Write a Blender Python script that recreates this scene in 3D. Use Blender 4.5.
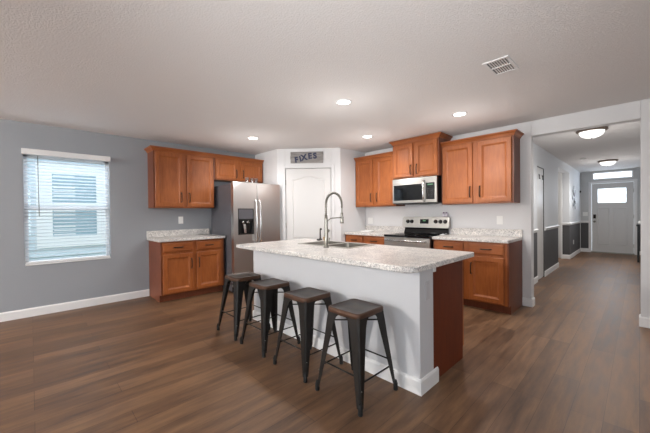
import bpy, bmesh, math, random
from mathutils import Vector, Matrix
R = math.radians
PI = math.pi
for o in list(bpy.data.objects): bpy.data.objects.remove(o)
scene = bpy.context.scene
C = scene.collection

# ------------------------------------------------------------------ camera
F_PX, YAW, PITCH, ROLL, CAM_H = 304.3, .802, .0100, .0110, 1.26
cam = bpy.data.cameras.new('camera'); camo = bpy.data.objects.new('camera', cam); C.objects.link(camo)
cam.sensor_fit = 'HORIZONTAL'; cam.sensor_width = 36; cam.lens = F_PX / 650 * 36
cam.clip_start = .05; cam.clip_end = 200
_s, _c = math.sin(YAW), math.cos(YAW); _sp, _cp = math.sin(PITCH), math.cos(PITCH)
fwd = Vector((-_s*_cp, _c*_cp, -_sp)); up = Vector((-_s*_sp, _c*_sp, _cp)); rt = Vector((_c, _s, 0))
_sr, _cr = math.sin(ROLL), math.cos(ROLL)
r2 = rt*_cr - up*_sr; u2 = rt*_sr + up*_cr
m = Matrix((r2, u2, -fwd)).transposed().to_4x4(); m.translation = (0, 0, CAM_H)
camo.matrix_world = m
scene.camera = camo

# ------------------------------------------------------------------ look, world, lights
vs = scene.view_settings
vs.view_transform = 'Standard'; vs.look = 'None'; vs.gamma = 1; vs.use_curve_mapping = False
vs.exposure = 0.10
W = bpy.data.worlds.new('world'); scene.world = W; W.use_nodes = True
bg = W.node_tree.nodes['Background']; bg.inputs[0].default_value = (.80, .91, 1, 1); bg.inputs[1].default_value = 2.3

def area(name, loc, rot, sx, sy, power, col):
    l = bpy.data.lights.new(name, 'AREA'); l.shape = 'RECTANGLE'; l.size = sx; l.size_y = sy; l.energy = power; l.color = col
    o = bpy.data.objects.new(name, l); o.location = loc; o.rotation_euler = rot; C.objects.link(o); return o
# daylight coming in through the glazed patio opening behind the camera, the left window and the front door
area('patio_daylight', (-1.2, -4.44, 1.15), (R(90), 0, 0), 3.2, 2.0, 42, (.93, .965, 1))
area('dining_daylight', (2.15, -1.2, 1.4), (R(90), 0, R(90)), 2.4, 1.5, 30, (.9, .95, 1))
area('front_door_daylight', (-.56, 12.45, 1.70), (R(90), 0, R(180)), .62, .44, 10, (.78, .87, 1))
area('transom_daylight', (-.55, 12.45, 2.29), (R(90), 0, R(180)), .8, .2, 5, (.80, .89, 1))
area('window_skylight', (-6.35, .4, 3.15), (0, R(-52), 0), 1.3, 1.6, 125, (.80, .90, 1))
area('corridor_daylight', (-2.45, 9.3, 1.5), (R(90), 0, R(-90)), 1.0, 1.4, 9, (1, .97, .93))

# added fill spot at the camera position, aimed up to brighten the ceiling
fl = bpy.data.lights.new('ceiling_fill_spot', 'SPOT'); fl.energy = 150; fl.color = (.98, .99, 1); fl.spot_size = R(85); fl.spot_blend = 1; fl.shadow_soft_size = .25
flo = bpy.data.objects.new('ceiling_fill_spot', fl); C.objects.link(flo); flo.location = (.1, -.3, 1.35)
flo.rotation_euler = (Vector((-2.6, 3.2, 2.44)) - Vector(flo.location) + Vector((-.3, .5, 1.1))).to_track_quat('-Z', 'Y').to_euler()

# ------------------------------------------------------------------ materials
def lin(c):
    c = c/255
    return c/12.92 if c <= .04045 else ((c+.055)/1.055)**2.4
def rgb(r, g, b): return (lin(r), lin(g), lin(b), 1)
def mat(name, col, rough=.6, metal=0, **k):
    m = bpy.data.materials.new(name); m.use_nodes = True
    b = m.node_tree.nodes['Principled BSDF']
    b.inputs['Base Color'].default_value = col; b.inputs['Roughness'].default_value = rough; b.inputs['Metallic'].default_value = metal
    for kk, v in k.items(): b.inputs[kk.replace('_', ' ')].default_value = v
    return m
def nd(m, t, **k):
    n = m.node_tree.nodes.new(t)
    for a, b in k.items(): setattr(n, a, b)
    return n
def lk(m, a, b): m.node_tree.links.new(a, b)
def noise(m, scale, detail=3, stretch=(1, 1, 1), rough=.5, rot=(0, 0, 0)):
    tc = nd(m, 'ShaderNodeTexCoord'); mp = nd(m, 'ShaderNodeMapping'); mp.inputs['Scale'].default_value = stretch; mp.inputs['Rotation'].default_value = rot
    n = nd(m, 'ShaderNodeTexNoise'); n.inputs['Scale'].default_value = scale; n.inputs['Detail'].default_value = detail; n.inputs['Roughness'].default_value = rough
    lk(m, tc.outputs['Object'], mp.inputs[0]); lk(m, mp.outputs[0], n.inputs['Vector']); return n
def ramp(m, src, stops):
    r = nd(m, 'ShaderNodeValToRGB'); e = r.color_ramp.elements
    while len(e) < len(stops): e.new(.5)
    for q, (p, c) in zip(e, stops): q.position = p; q.color = c
    lk(m, src, r.inputs[0]); return r
def bump(m, src, strength, dist=.01):
    b = nd(m, 'ShaderNodeBump'); b.inputs['Strength'].default_value = strength; b.inputs['Distance'].default_value = dist
    lk(m, src, b.inputs['Height']); lk(m, b.outputs[0], m.node_tree.nodes['Principled BSDF'].inputs['Normal'])
def P(m): return m.node_tree.nodes['Principled BSDF']

def paint(name, col, tex=.12):
    m = mat(name, col, .62); n = noise(m, 90, 2); bump(m, n.outputs[0], tex, .004); return m
M = {}
M['wall_grey'] = paint('grey wall paint', rgb(152, 156, 161))
M['wall_pale'] = paint('pale wall paint', rgb(216, 216, 217))
M['island_white'] = paint('island white paint', rgb(206, 207, 210), .05)
M['hall_grey'] = paint('hall pale grey paint', rgb(222, 225, 229))
M['dado_dark'] = paint('dark charcoal paint', rgb(82, 82, 84))
M['wall_far'] = paint('grey entry wall paint', rgb(202, 203, 203))
M['bronze_lit'] = mat('lit bronze ring', rgb(112, 96, 84), .4, .3)  # bronze lightened in its base colour to look lit by the dome
M['trim'] = mat('white trim paint', rgb(232, 232, 232), .4)
M['door_white'] = mat('white door paint', rgb(212, 211, 210), .4)
M['ceiling'] = mat('knockdown ceiling', rgb(236, 234, 233), .85)
n = noise(M['ceiling'], 80, 4, rough=.6); r = ramp(M['ceiling'], n.outputs[0], [(.42, (0, 0, 0, 1)), (.58, (1, 1, 1, 1))]); bump(M['ceiling'], r.outputs[0], .38, .0035)
M['black'] = mat('black plastic', rgb(18, 18, 20), .3)
M['black_glass'] = mat('black glass', rgb(10, 12, 15), .06)
M['gunmetal'] = mat('gunmetal', rgb(37, 34, 32), .38, .5)
M['seat'] = mat('worn dark seat', rgb(62, 54, 49), .36, .35)
n = noise(M['seat'], 14, 4); r = ramp(M['seat'], n.outputs[0], [(.35, rgb(56, 51, 48)), (.7, rgb(82, 66, 54))]); lk(M['seat'], r.outputs[0], P(M['seat']).inputs['Base Color'])
M['bronze_rim'] = mat('worn bronze', rgb(84, 58, 43), .42, .4)
M['bronze'] = mat('dark bronze', rgb(40, 30, 25), .4, .5)
M['nickel'] = mat('brushed nickel', rgb(150, 148, 140), .3, .9)
M['chrome'] = mat('polished steel', rgb(215, 215, 215), .16, 1)
M['case'] = mat('grey appliance side', rgb(96, 96, 102), .45, .2)
M['white_plastic'] = mat('white plastic', rgb(238, 238, 236), .4)
M['outlet_grey'] = mat('pale grey plastic', rgb(196, 195, 198), .45)
M['siding'] = mat('pale siding', rgb(206, 220, 228), .7)
M['neigh_white'] = mat('neighbour white trim', rgb(245, 247, 248), .6)
M['neigh_glass'] = mat('neighbour glass', rgb(150, 178, 190), .3)
M['rubber'] = mat('black rubber', rgb(22, 21, 21), .8)
M['gold'] = mat('amber soap', rgb(170, 130, 60), .3)
M['navy'] = mat('navy paint', rgb(38, 46, 78), .6)
M['purple'] = mat('plum enamel', rgb(140, 118, 142), .5)
M['shaker'] = mat('lavender white ceramic', rgb(222, 216, 226), .35)
M['slat'] = mat('white blind slats', rgb(242, 245, 248), .5)
for k in ('slat',):
    b = P(M[k]); b.inputs['Subsurface Weight'].default_value = 0
    mm = M[k]; tr = nd(mm, 'ShaderNodeBsdfTranslucent'); tr.inputs[0].default_value = (.9, .95, 1, 1); mx = nd(mm, 'ShaderNodeMixShader'); mx.inputs[0].default_value = .35
    out = mm.node_tree.nodes['Material Output']; lk(mm, b.outputs[0], mx.inputs[1]); lk(mm, tr.outputs[0], mx.inputs[2]); lk(mm, mx.outputs[0], out.inputs[0])
def glass(name, tint=(1, 1, 1, 1), fac=.93):
    m = bpy.data.materials.new(name); m.use_nodes = True; nt = m.node_tree; nt.nodes.clear()
    o = nt.nodes.new('ShaderNodeOutputMaterial'); t = nt.nodes.new('ShaderNodeBsdfTransparent'); t.inputs[0].default_value = tint
    g = nt.nodes.new('ShaderNodeBsdfGlossy'); g.inputs['Roughness'].default_value = .03
    x = nt.nodes.new('ShaderNodeMixShader'); x.inputs[0].default_value = 1-fac
    nt.links.new(t.outputs[0], x.inputs[1]); nt.links.new(g.outputs[0], x.inputs[2]); nt.links.new(x.outputs[0], o.inputs[0]); return m
M['glass'] = glass('window glass'); M['tumbler'] = glass('clear tumbler glass', (.93, .93, .95, 1), .78)
def emis(name, col, s):
    m = bpy.data.materials.new(name); m.use_nodes = True; b = P(m); b.inputs['Base Color'].default_value = (.02, .02, .02, 1)
    b.inputs['Emission Color'].default_value = col; b.inputs['Emission Strength'].default_value = s; return m
M['lamp'] = emis('lit lamp lens', (1, .97, .93, 1), 12); M['dome'] = emis('lit frosted dome', (1, .97, .93, 1), 1.5)
M['display'] = emis('green display', (.25, .8, .35, 1), .25)

# stainless, lightly brushed
def stainless(name, base, rough, stretch):
    m = mat(name, base, rough, 1); n = noise(m, 30, 2, stretch)
    r = ramp(m, n.outputs[0], [(0, (rough-.05,)*3+(1,)), (1, (rough+.08,)*3+(1,))]); lk(m, r.outputs[0], P(m).inputs['Roughness']); return m
M['steel'] = stainless('brushed stainless', rgb(198, 198, 197), .30, (1, 1, 12))
M['steel_h'] = stainless('brushed stainless range', rgb(164, 162, 158), .34, (1, 12, 12))
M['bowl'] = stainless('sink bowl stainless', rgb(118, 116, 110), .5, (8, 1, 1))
M['sink'] = stainless('sink stainless', rgb(196, 193, 186), .3, (8, 1, 1))

# maple cabinet wood
def wood(name, dark, light, vert=True, rough=.42):
    m = mat(name, light, rough); st = (9, 9, 1.2) if vert else (1.2, 9, 9)
    n = noise(m, 5, 5, st, .6); n2 = noise(m, 2.2, 2)
    mixn = nd(m, 'ShaderNodeMath', operation='ADD'); hl = nd(m, 'ShaderNodeMath', operation='MULTIPLY'); hl.inputs[1].default_value = .5
    lk(m, n.outputs[0], mixn.inputs[0]); lk(m, n2.outputs[0], mixn.inputs[1]); lk(m, mixn.outputs[0], hl.inputs[0])
    r = ramp(m, hl.outputs[0], [(.36, dark), (.62, light)]); lk(m, r.outputs[0], P(m).inputs['Base Color'])
    P(m).inputs['Coat Weight'].default_value = .06; P(m).inputs['Coat Roughness'].default_value = .3; P(m).inputs['Specular IOR Level'].default_value = .32; return m
M['maple'] = wood('honey maple', rgb(132, 70, 32), rgb(162, 93, 47))
M['maple_h'] = wood('honey maple rails', rgb(132, 70, 32), rgb(162, 93, 47), False)
M['maple_end'] = wood('maple end panel', rgb(98, 52, 32), rgb(118, 66, 43))  # darker, duller than the doors: laminate tone plus side shade put into the colour
M['maple_dark'] = wood('reddish island end panel', rgb(92, 34, 5), rgb(110, 44, 8), True, .6)
M['driftwood'] = wood('grey driftwood', rgb(120, 116, 114), rgb(172, 168, 165), False, .8)

# granite laminate
g = mat('speckled granite laminate', rgb(225, 220, 214), .32)
n1 = noise(g, 48, 6, rough=.75); n2 = noise(g, 9, 4); n3 = noise(g, 120, 2)
r1 = ramp(g, n1.outputs[0], [(.33, rgb(172, 168, 166)), (.46, rgb(220, 218, 215)), (.6, rgb(246, 243, 238))])
r2_ = ramp(g, n2.outputs[0], [(.35, rgb(222, 221, 222)), (.65, rgb(255, 253, 250))])
mx = nd(g, 'ShaderNodeMixRGB', blend_type='MULTIPLY'); mx.inputs[0].default_value = .8
lk(g, r1.outputs[0], mx.inputs[1]); lk(g, r2_.outputs[0], mx.inputs[2])
r3 = ramp(g, n3.outputs[0], [(.36, rgb(160, 158, 160)), (.47, (1, 1, 1, 1))]); mx2 = nd(g, 'ShaderNodeMixRGB', blend_type='MULTIPLY'); mx2.inputs[0].default_value = .85
lk(g, mx.outputs[0], mx2.inputs[1]); lk(g, r3.outputs[0], mx2.inputs[2]); lk(g, mx2.outputs[0], P(g).inputs['Base Color'])
M['granite'] = g

# plank floor, boards run along Y
f = mat('wood plank floor', rgb(100, 82, 70), .4)
tc = nd(f, 'ShaderNodeTexCoord'); mp = nd(f, 'ShaderNodeMapping'); mp.inputs['Rotation'].default_value = (0, 0, R(90)); lk(f, tc.outputs['Object'], mp.inputs[0])
br = nd(f, 'ShaderNodeTexBrick'); br.inputs['Scale'].default_value = 1; br.inputs['Brick Width'].default_value = 1.22; br.inputs['Row Height'].default_value = .152
br.inputs['Mortar Size'].default_value = .0016; br.inputs['Mortar Smooth'].default_value = .3; br.offset = .37; br.offset_frequency = 3
br.inputs['Color1'].default_value = (0, 0, 0, 1); br.inputs['Color2'].default_value = (1, 1, 1, 1); br.inputs['Mortar'].default_value = (.35, .35, .35, 1)
lk(f, mp.outputs[0], br.inputs['Vector'])
na = noise(f, 3.2, 6, (5.5, .6, 1), .65); nb = noise(f, 1.3, 3, (1.5, .5, 1))
s1 = nd(f, 'ShaderNodeMath', operation='MULTIPLY'); s1.inputs[1].default_value = .13; lk(f, br.outputs['Color'], s1.inputs[0])
s2 = nd(f, 'ShaderNodeMath', operation='MULTIPLY_ADD'); s2.inputs[1].default_value = .70; lk(f, na.outputs[0], s2.inputs[0]); lk(f, s1.outputs[0], s2.inputs[2])
s3 = nd(f, 'ShaderNodeMath', operation='MULTIPLY_ADD'); s3.inputs[1].default_value = .25; lk(f, nb.outputs[0], s3.inputs[0]); lk(f, s2.outputs[0], s3.inputs[2])
rr = ramp(f, s3.outputs[0], [(.36, rgb(72, 50, 34)), (.52, rgb(104, 76, 54)), (.68, rgb(132, 100, 72))])
mj = nd(f, 'ShaderNodeMixRGB', blend_type='MULTIPLY'); lk(f, br.outputs['Fac'], mj.inputs[0]); mj.inputs[2].default_value = (.45, .42, .4, 1)
lk(f, rr.outputs[0], mj.inputs[1]); lk(f, mj.outputs[0], P(f).inputs['Base Color'])
rf = ramp(f, na.outputs[0], [(.3, (.40,)*3+(1,)), (.7, (.54,)*3+(1,))]); lk(f, rf.outputs[0], P(f).inputs['Roughness']); bump(f, na.outputs[0], .12, .003)
M['floor'] = f

# ------------------------------------------------------------------ mesh helpers
class MB:
    def __init__(s): s.bm = bmesh.new()
    def box(s, x0, x1, y0, y1, z0, z1, mi=0):
        v = [s.bm.verts.new(p) for p in ((x0,y0,z0),(x1,y0,z0),(x1,y1,z0),(x0,y1,z0),(x0,y0,z1),(x1,y0,z1),(x1,y1,z1),(x0,y1,z1))]
        for q in ((0,3,2,1),(4,5,6,7),(0,1,5,4),(1,2,6,5),(2,3,7,6),(3,0,4,7)): s.bm.faces.new([v[i] for i in q]).material_index = mi
        return s
    def rings(s, rings, cap0=True, cap1=True, mi=0, smooth=False, close=True):
        vs_ = [[s.bm.verts.new(p) for p in r] for r in rings]; n = len(rings[0])
        for a, b in zip(vs_, vs_[1:]):
            for i in range(n if close else n-1):
                fc = s.bm.faces.new((a[i], a[(i+1) % n], b[(i+1) % n], b[i])); fc.material_index = mi; fc.smooth = smooth
        if cap0: s.bm.faces.new(vs_[0][::-1]).material_index = mi
        if cap1: s.bm.faces.new(vs_[-1]).material_index = mi
        return s
    def tube(s, pts, r, n=10, mi=0, smooth=True):
        pts = [Vector(p) for p in pts]; rs = r if isinstance(r, (list, tuple)) else [r]*len(pts)
        rings = []; prev = None
        for i, p in enumerate(pts):
            t = (pts[min(i+1, len(pts)-1)] - pts[max(i-1, 0)]).normalized()
            if prev is None:
                a = Vector((0, 0, 1)) if abs(t.z) < .9 else Vector((1, 0, 0)); u = t.cross(a).normalized()
            else: u = (prev - t*prev.dot(t)).normalized()
            prev = u; w = t.cross(u)
            rings.append([p + (u*math.cos(k*2*PI/n) + w*math.sin(k*2*PI/n))*rs[i] for k in range(n)])
        return s.rings(rings, mi=mi, smooth=smooth)
    def lathe(s, prof, c=(0, 0, 0), n=24, mi=0, cap0=True, cap1=True, axis='z'):
        rings = []
        for r, z in prof:
            ring = []
            for k in range(n):
                a = k*2*PI/n; q = (r*math.cos(a), r*math.sin(a), z)
                if axis == 'y': q = (q[0], -z, q[1])
                ring.append((c[0]+q[0], c[1]+q[1], c[2]+q[2]))
            rings.append(ring)
        return s.rings(rings, cap0, cap1, mi, True)
    def prism(s, polys, z0, z1, mi=0):
        key = {}; 
        def v(p, z):
            k = (round(p[0], 5), round(p[1], 5), z)
            if k not in key: key[k] = s.bm.verts.new((p[0], p[1], z))
            return key[k]
        cnt = {}
        for pl in polys:
            s.bm.faces.new([v(p, z1) for p in pl]); s.bm.faces.new([v(p, z0) for p in pl[::-1]])
            for a, b in zip(pl, pl[1:]+pl[:1]):
                cnt[(v(a, z0), v(b, z0))] = (a, b)
        for (a, b), (pa, pb) in cnt.items():
            if (b, a) not in cnt: s.bm.faces.new((v(pa, z0), v(pb, z0), v(pb, z1), v(pa, z1)))
        return s
    def sweep(s, plan, prof, mi=0):
        """profile (out, z) swept along an open plan polyline; out is to the RIGHT of travel"""
        n = len(plan); rings = []
        for i, p in enumerate(plan):
            d = []
            if i > 0: d.append((Vector(p)-Vector(plan[i-1])).normalized())
            if i < n-1: d.append((Vector(plan[i+1])-Vector(p)).normalized())
            nr = [Vector((q.y, -q.x)) for q in d]
            m_ = nr[0] if len(nr) == 1 else (nr[0]+nr[1]) / (1+nr[0].dot(nr[1]))
            rings.append([(p[0]+m_.x*o_, p[1]+m_.y*o_, z) for o_, z in prof])
        return s.rings(rings, mi=mi)
    def build(s, name, mats, parent=None, bev=0, seg=2, recalc=True):
        if recalc: bmesh.ops.recalc_face_normals(s.bm, faces=s.bm.faces)
        me = bpy.data.meshes.new(name); s.bm.to_mesh(me); s.bm.free()
        for m_ in (mats if isinstance(mats, (list, tuple)) else [mats]): me.materials.append(m_)
        o = bpy.data.objects.new(name, me); C.objects.link(o)
        if parent is not None: o.parent = parent
        if bev:
            b = o.modifiers.new('bevel', 'BEVEL'); b.width = bev; b.segments = seg; b.limit_method = 'ANGLE'; b.angle_limit = R(35)
        return o
def thing(name, label, cat, loc=(0, 0, 0), rz=0, group=None):
    o = bpy.data.objects.new(name, None); o.empty_display_size = .1; C.objects.link(o); o.location = loc; o.rotation_euler = (0, 0, rz)
    return tag(o, label, cat, group)
def tag(o, label, cat, group=None):
    o['label'] = label; o['category'] = cat
    if group: o['group'] = group
    return o
def struct(o): o['kind'] = 'structure'; return o
def copy_tree(o, parent=None):
    c = o.copy(); C.objects.link(c); c.parent = parent
    for ch in o.children: copy_tree(ch, c)
    return c

Xl, Yk, H = -5.34, 4.726, 2.44
# ------------------------------------------------------------------ structure
b = MB(); b.box(-6.0, 2.6, -4.8, 12.7, -.12, 0); struct(b.build('floor', M['floor']))
b = MB(); b.box(-5.5, 2.6, -4.7, 12.4, H, H+.12); struct(b.build('ceiling', M['ceiling']))
WY0, WY1, WZ0, WZ1 = -.060, .828, .645, 2.06
b = MB(); b.box(Xl-.14, Xl, -4.6, WY0, 0, H).box(Xl-.14, Xl, WY1, Yk+.12, 0, H).box(Xl-.14, Xl, WY0, WY1, 0, WZ0).box(Xl-.14, Xl, WY0, WY1, WZ1, H)
struct(b.build('wall_left', M['wall_grey']))
OX0, OX1, OH = -.987, .008, 2.244
b = MB(); b.box(Xl, OX0, Yk, Yk+.12, 0, H).box(OX0, OX1, Yk, Yk+.12, OH, H).box(OX1, 2.4, Yk, Yk+.12, 0, H)
struct(b.build('wall_kitchen', M['wall_pale'], bev=.006))
b = MB(); b.box(-5.48, -2.8, -4.6, -4.5, 0, H).box(.4, 2.4, -4.6, -4.5, 0, H).box(-2.8, .4, -4.6, -4.5, 2.15, H); struct(b.build('wall_rear', M['wall_pale']))
b = MB(); b.box(2.3, 2.4, -4.5, -2.4, 0, H).box(2.3, 2.4, 0, Yk, 0, H).box(2.3, 2.4, -2.4, 0, 0, .65).box(2.3, 2.4, -2.4, 0, 2.15, H); struct(b.build('wall_right', M['wall_pale']))
# rear patio door and right window (behind the camera)
b = MB()
for x in (-2.8, -1.23, .35): b.box(x, x+.05, -4.58, -4.53, 0, 2.15)
b.box(-2.8, .4, -4.58, -4.53, 0, .05).box(-2.8, .4, -4.58, -4.53, 2.1, 2.15); d4 = struct(b.build('door_4', M['trim']))
b = MB(); b.box(-2.75, .35, -4.557, -4.553, .05, 2.1); b.build('pane', M['glass'], d4)
b = MB(); b.box(2.33, 2.37, -2.4, -2.34, .65, 2.15).box(2.33, 2.37, -.06, 0, .65, 2.15).box(2.33, 2.37, -2.4, 0, .65, .7).box(2.33, 2.37, -2.4, 0, 2.1, 2.15); w3 = struct(b.build('window_3', M['trim']))
b = MB(); b.box(2.348, 2.352, -2.35, -.05, .69, 2.11); b.build('pane', M['glass'], w3)

# pantry walls
A = Vector((-4.575, 3.235)); B = Vector((-3.74, 4.02)); dv = (B-A).normalized(); nv = Vector((-dv.y, dv.x)); L = (B-A).length; dang = math.atan2(dv.y, dv.x)
T = .1
def dp(s_, t_): q = A + dv*s_ + nv*t_; return (q.x, q.y)
DS0, DS1, DZ = .143, .977, 2.082
b = MB()
b.prism([[(Xl, 3.235), (A.x, A.y), dp(DS0, 0), dp(DS0, T), (A.x-.06, 3.335), (Xl, 3.335)]], 0, H)
b.prism([[dp(DS1, 0), (B.x, B.y), (-3.74, Yk), (-3.84, Yk), (-3.84, 4.06), dp(DS1, T)]], 0, H)
b.prism([[dp(DS0, 0), dp(DS1, 0), dp(DS1, T), dp(DS0, T)]], DZ, H)
struct(b.build('wall_pantry', M['wall_pale'], bev=.004))
def local_frame(o): o.location = (A.x, A.y, 0); o.rotation_euler = (0, 0, dang); return o
b = MB()
w = .057
b.box(DS0-w, DS0, -.014, 0, 0, DZ+w).box(DS1, DS1+w, -.014, 0, 0, DZ+w).box(DS0, DS1, -.014, 0, DZ, DZ+w)
o = local_frame(struct(b.build('trim_1', M['wall_pale'], bev=.003)))
# two-panel arch-top pantry door
def arch_panel(b, x0, x1, z0, z1, rise, yf, dep=.006, wd=.022):
    n = 14; 
    def outline(ins):
        pts = [(x0+ins, z0+ins), (x1-ins, z0+ins)]
        for k in range(n+1):
            t = k/n; x = x1-ins-(x1-x0-2*ins)*t; e = (.5-.5*math.cos(2*PI*t)); pts.append((x, z1-ins+rise*e))
        return pts
    rings = []
    for ins, y in ((0, yf), (wd*.3, yf-dep), (wd*.7, yf-dep), (wd, yf+.002), (wd+.02, yf-.001)):
        rings.append([(x, y, z) for x, z in outline(ins)])
    b.rings(rings, cap0=False, cap1=True)
b = MB(); y0 = .012
b.box(DS0+.004, DS1-.004, y0, y0+.035, .008, DZ-.006)
arch_panel(b, DS0+.12, DS1-.12, .83, 1.885, .06, y0-.0005)
arch_panel(b, DS0+.12, DS1-.12, .15, .70, 0, y0-.0005)
pd = local_frame(struct(b.build('door_1', M['door_white'])))
for z in (.3, 1.05, 1.83):
    q = MB(); q.tube([(DS0+.0, -.006, z-.045), (DS0, -.006, z+.045)], .007, 8); q.build('hinge', M['nickel'], pd)
q = MB(); q.lathe([(.026, .0), (.026, .006), (.01, .01), (.01, .03), (.024, .04), (.027, .055), (.018, .066), (.002, .068)], (DS1-.065, y0, .95), 20, axis='y'); q.build('door_knob', M['nickel'], pd)

# baseboards
BBP = [(0, 0), (.013, 0), (.013, .092), (.008, .104), (.004, .108), (0, .108)]
def base(name, plan):  # room side lies to the right of travel
    b = MB(); b.sweep(plan, BBP); return struct(b.build(name, M['trim']))
base('baseboard_left', [(Xl, -4.5), (Xl, 1.318)])
base('baseboard_kitchen', [(-1.093, Yk), (OX0, Yk), (OX0, Yk+.12)])
base('baseboard_opening', [(OX1, Yk+.12), (OX1, Yk), (2.3, Yk)])
base('baseboard_pantry', [dp(DS1+w, 0), (B.x, B.y), (B.x, 4.10)])
base('baseboard_right', [(2.3, Yk-.02), (2.3, -4.5)])

# ------------------------------------------------------------------ hallway
HX = -1.27
hd0, hd1, hz = 6.50, 7.045, 2.068
ho0, ho1, hoz = 8.50, 10.10, 2.25
HT = .16; HR = .34; FY = 12.2
b = MB(); X0 = HX-HT
b.box(X0, HX, Yk+.12, hd0, 0, H).box(X0, HX, hd0, hd1, hz, H).box(X0, HX, hd1, ho0, 0, H).box(X0, HX, ho0, ho1, hoz, H).box(X0, HX, ho1, FY, 0, H)
b.box(HX, OX0, Yk+.12, Yk+.121, 0, H)
struct(b.build('wall_hall_left', M['hall_grey']))
b = MB(); b.box(HR, HR+.12, Yk+.12, FY, 0, H); struct(b.build('wall_hall_right', M['hall_grey']))
fd0, fd1, fdz = -1.02, -.098, 2.072
tr0, tr1, tz0, tz1 = -.99, -.12, 2.175, 2.392
b = MB(); b.box(X0, fd0, FY, FY+.14, 0, H).box(fd1, HR+.12, FY, FY+.14, 0, H).box(fd0, fd1, FY, FY+.14, fdz, tz0).box(fd0, tr0, FY, FY+.14, tz0, H).box(tr1, fd1, FY, FY+.14, tz0, H).box(tr0, tr1, FY, FY+.14, tz1, H)
struct(b.build('wall_far', M['wall_far']))
# side corridor behind the cased opening
b = MB(); b.box(-2.7, X0, 8.3, 8.4, 0, H).box(-2.7, X0, ho1+.12, ho1+.22, 0, H).box(-2.7, -2.6, 8.3, ho1+.22, 0, H); struct(b.build('wall_corridor', M['wall_pale']))
# dark wainscot
b = MB(); e = .003; wz = .90
b.box(HX, HX+e, Yk+.13, hd0-.02, 0, wz).box(HX, HX+e, hd1+.02, ho0, 0, wz).box(HX, HX+e, ho1-e, FY, 0, wz).box(X0+.012, HX, ho1-e, ho1, 0, wz)
b.box(HX, fd0-.06, FY-e, FY, 0, wz).box(fd1+.06, HR, FY-e, FY, 0, wz).box(HR-e, HR, Yk+.13, FY, 0, wz)
struct(b.build('trim_2', M['dado_dark']))
def rail(plan, name):
    b = MB(); b.sweep(plan, [(0, .885), (.012, .885), (.02, .91), (.026, .93), (.012, .945), (0, .948)]); return struct(b.build(name, M['trim']))
for nm, pl in (('trim_3', [(HX, Yk+.13), (HX, hd0-.02)]), ('trim_4', [(HX, hd1+.02), (HX, ho0)]), ('trim_5', [(X0+.012, ho1), (HX, ho1), (HX, FY), (fd0-.06, FY)]), ('trim_6', [(fd1+.06, FY), (HR, FY), (HR, Yk+.13)])):
    rail(pl, nm)
base('baseboard_hall', [(HX, Yk+.13), (HX, hd0-.02)]); base('baseboard_hall_middle', [(HX, hd1+.02), (HX, ho0)])
base('baseboard_far', [(X0+.012, ho1), (HX, ho1), (HX, FY), (fd0-.06, FY)]); base('baseboard_far_right', [(fd1+.06, FY), (HR, FY), (HR, Yk+.13)])
# white board at the corridor side of the opening and a corner strip
b = MB(); b.box(X0-.02, X0+.012, ho1-.03, ho1+.1, 0, hoz); struct(b.build('trim_7', M['trim']))
b = MB(); b.box(-2.5, X0-.03, ho1+.085, ho1+.119, .01, 2.1); struct(b.build('door_5', M['door_white']))
b = MB(); b.box(HX+.0, HX+.012, FY-.1, FY-.06, .11, 1.80); struct(b.build('trim_8', M['trim']))
# hall closet door, narrow in view, with an over-the-door hook
b = MB(); b.box(HX-.045, HX-.006, hd0+.006, hd1-.012, .012, hz-.012); hdo = struct(b.build('door_2', M['door_white'], bev=.003))
q = MB(); q.box(HX-.02, HX+.003, hd1-.01, hd1-.001, .0, hz); q.build('dark_edge_strip', M['gunmetal'], hdo)  # dark strips along the far and top edges of the door
q = MB(); q.box(HX-.02, HX+.003, hd0, hd1-.01, hz-.01, hz-.001); q.build('dark_edge_strip', M['gunmetal'], hdo)
for i, yy in enumerate((6.64, 6.90)):
    b = MB(); b.tube([(0, 0, .05), (.006, 0, .03), (.006, 0, -.02), (.012, 0, -.035), (.016, 0, -.03), (.017, 0, -.02)], .007, 8).lathe([(.013, -.004), (.013, .004)], (.006, 0, .035), 12)
    tag(b.build('coat_hook', M['bronze']), 'dark coat hook on the white hall door, %s' % ('nearer the kitchen' if i == 0 else 'nearer the front door'), 'hook', 'coat hooks on the hall door').location = (HX+.001, yy, 1.88)
# hinge / strike dots on cased opening omitted; front door
b = MB(); cw = .058
b.box(fd0-cw, fd0+.012, FY-.018, FY, 0, fdz+cw).box(fd1-.012, fd1+cw, FY-.018, FY, 0, fdz+cw).box(fd0+.012, fd1-.012, FY-.018, FY, fdz-.012, fdz+cw)
struct(b.build('trim_9', M['trim'], bev=.003))
gx0, gx1, gz0, gz1 = -.865, -.262, 1.485, 1.90
b = MB(); y0 = FY+.012; y1 = FY+.055; a0, a1, zt = fd0+.014, fd1-.014, fdz-.014
b.box(a0, gx0, y0, y1, .03, zt).box(gx1, a1, y0, y1, .03, zt).box(gx0, gx1, y0, y1, .03, gz0).box(gx0, gx1, y0, y1, gz1, zt)
fdoor = struct(b.build('door_3', M['door_white']))
def ring_panel(b, x0, x1, z0, z1, yf):
    b.rings([[(x0+i, y, z0+i), (x1-i, y, z0+i), (x1-i, y, z1-i), (x0+i, y, z1-i)] for i, y in ((0, yf), (.008, yf-.008), (.022, yf-.008), (.03, yf+.001))], cap0=False, cap1=True)
b = MB(); mid = (gx0+gx1)/2
ring_panel(b, gx0-.02, mid-.04, .25, 1.34, y0-.0005); ring_panel(b, mid+.04, gx1+.02, .25, 1.34, y0-.0005); b.build('raised_panel', M['door_white'], fdoor)
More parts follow.
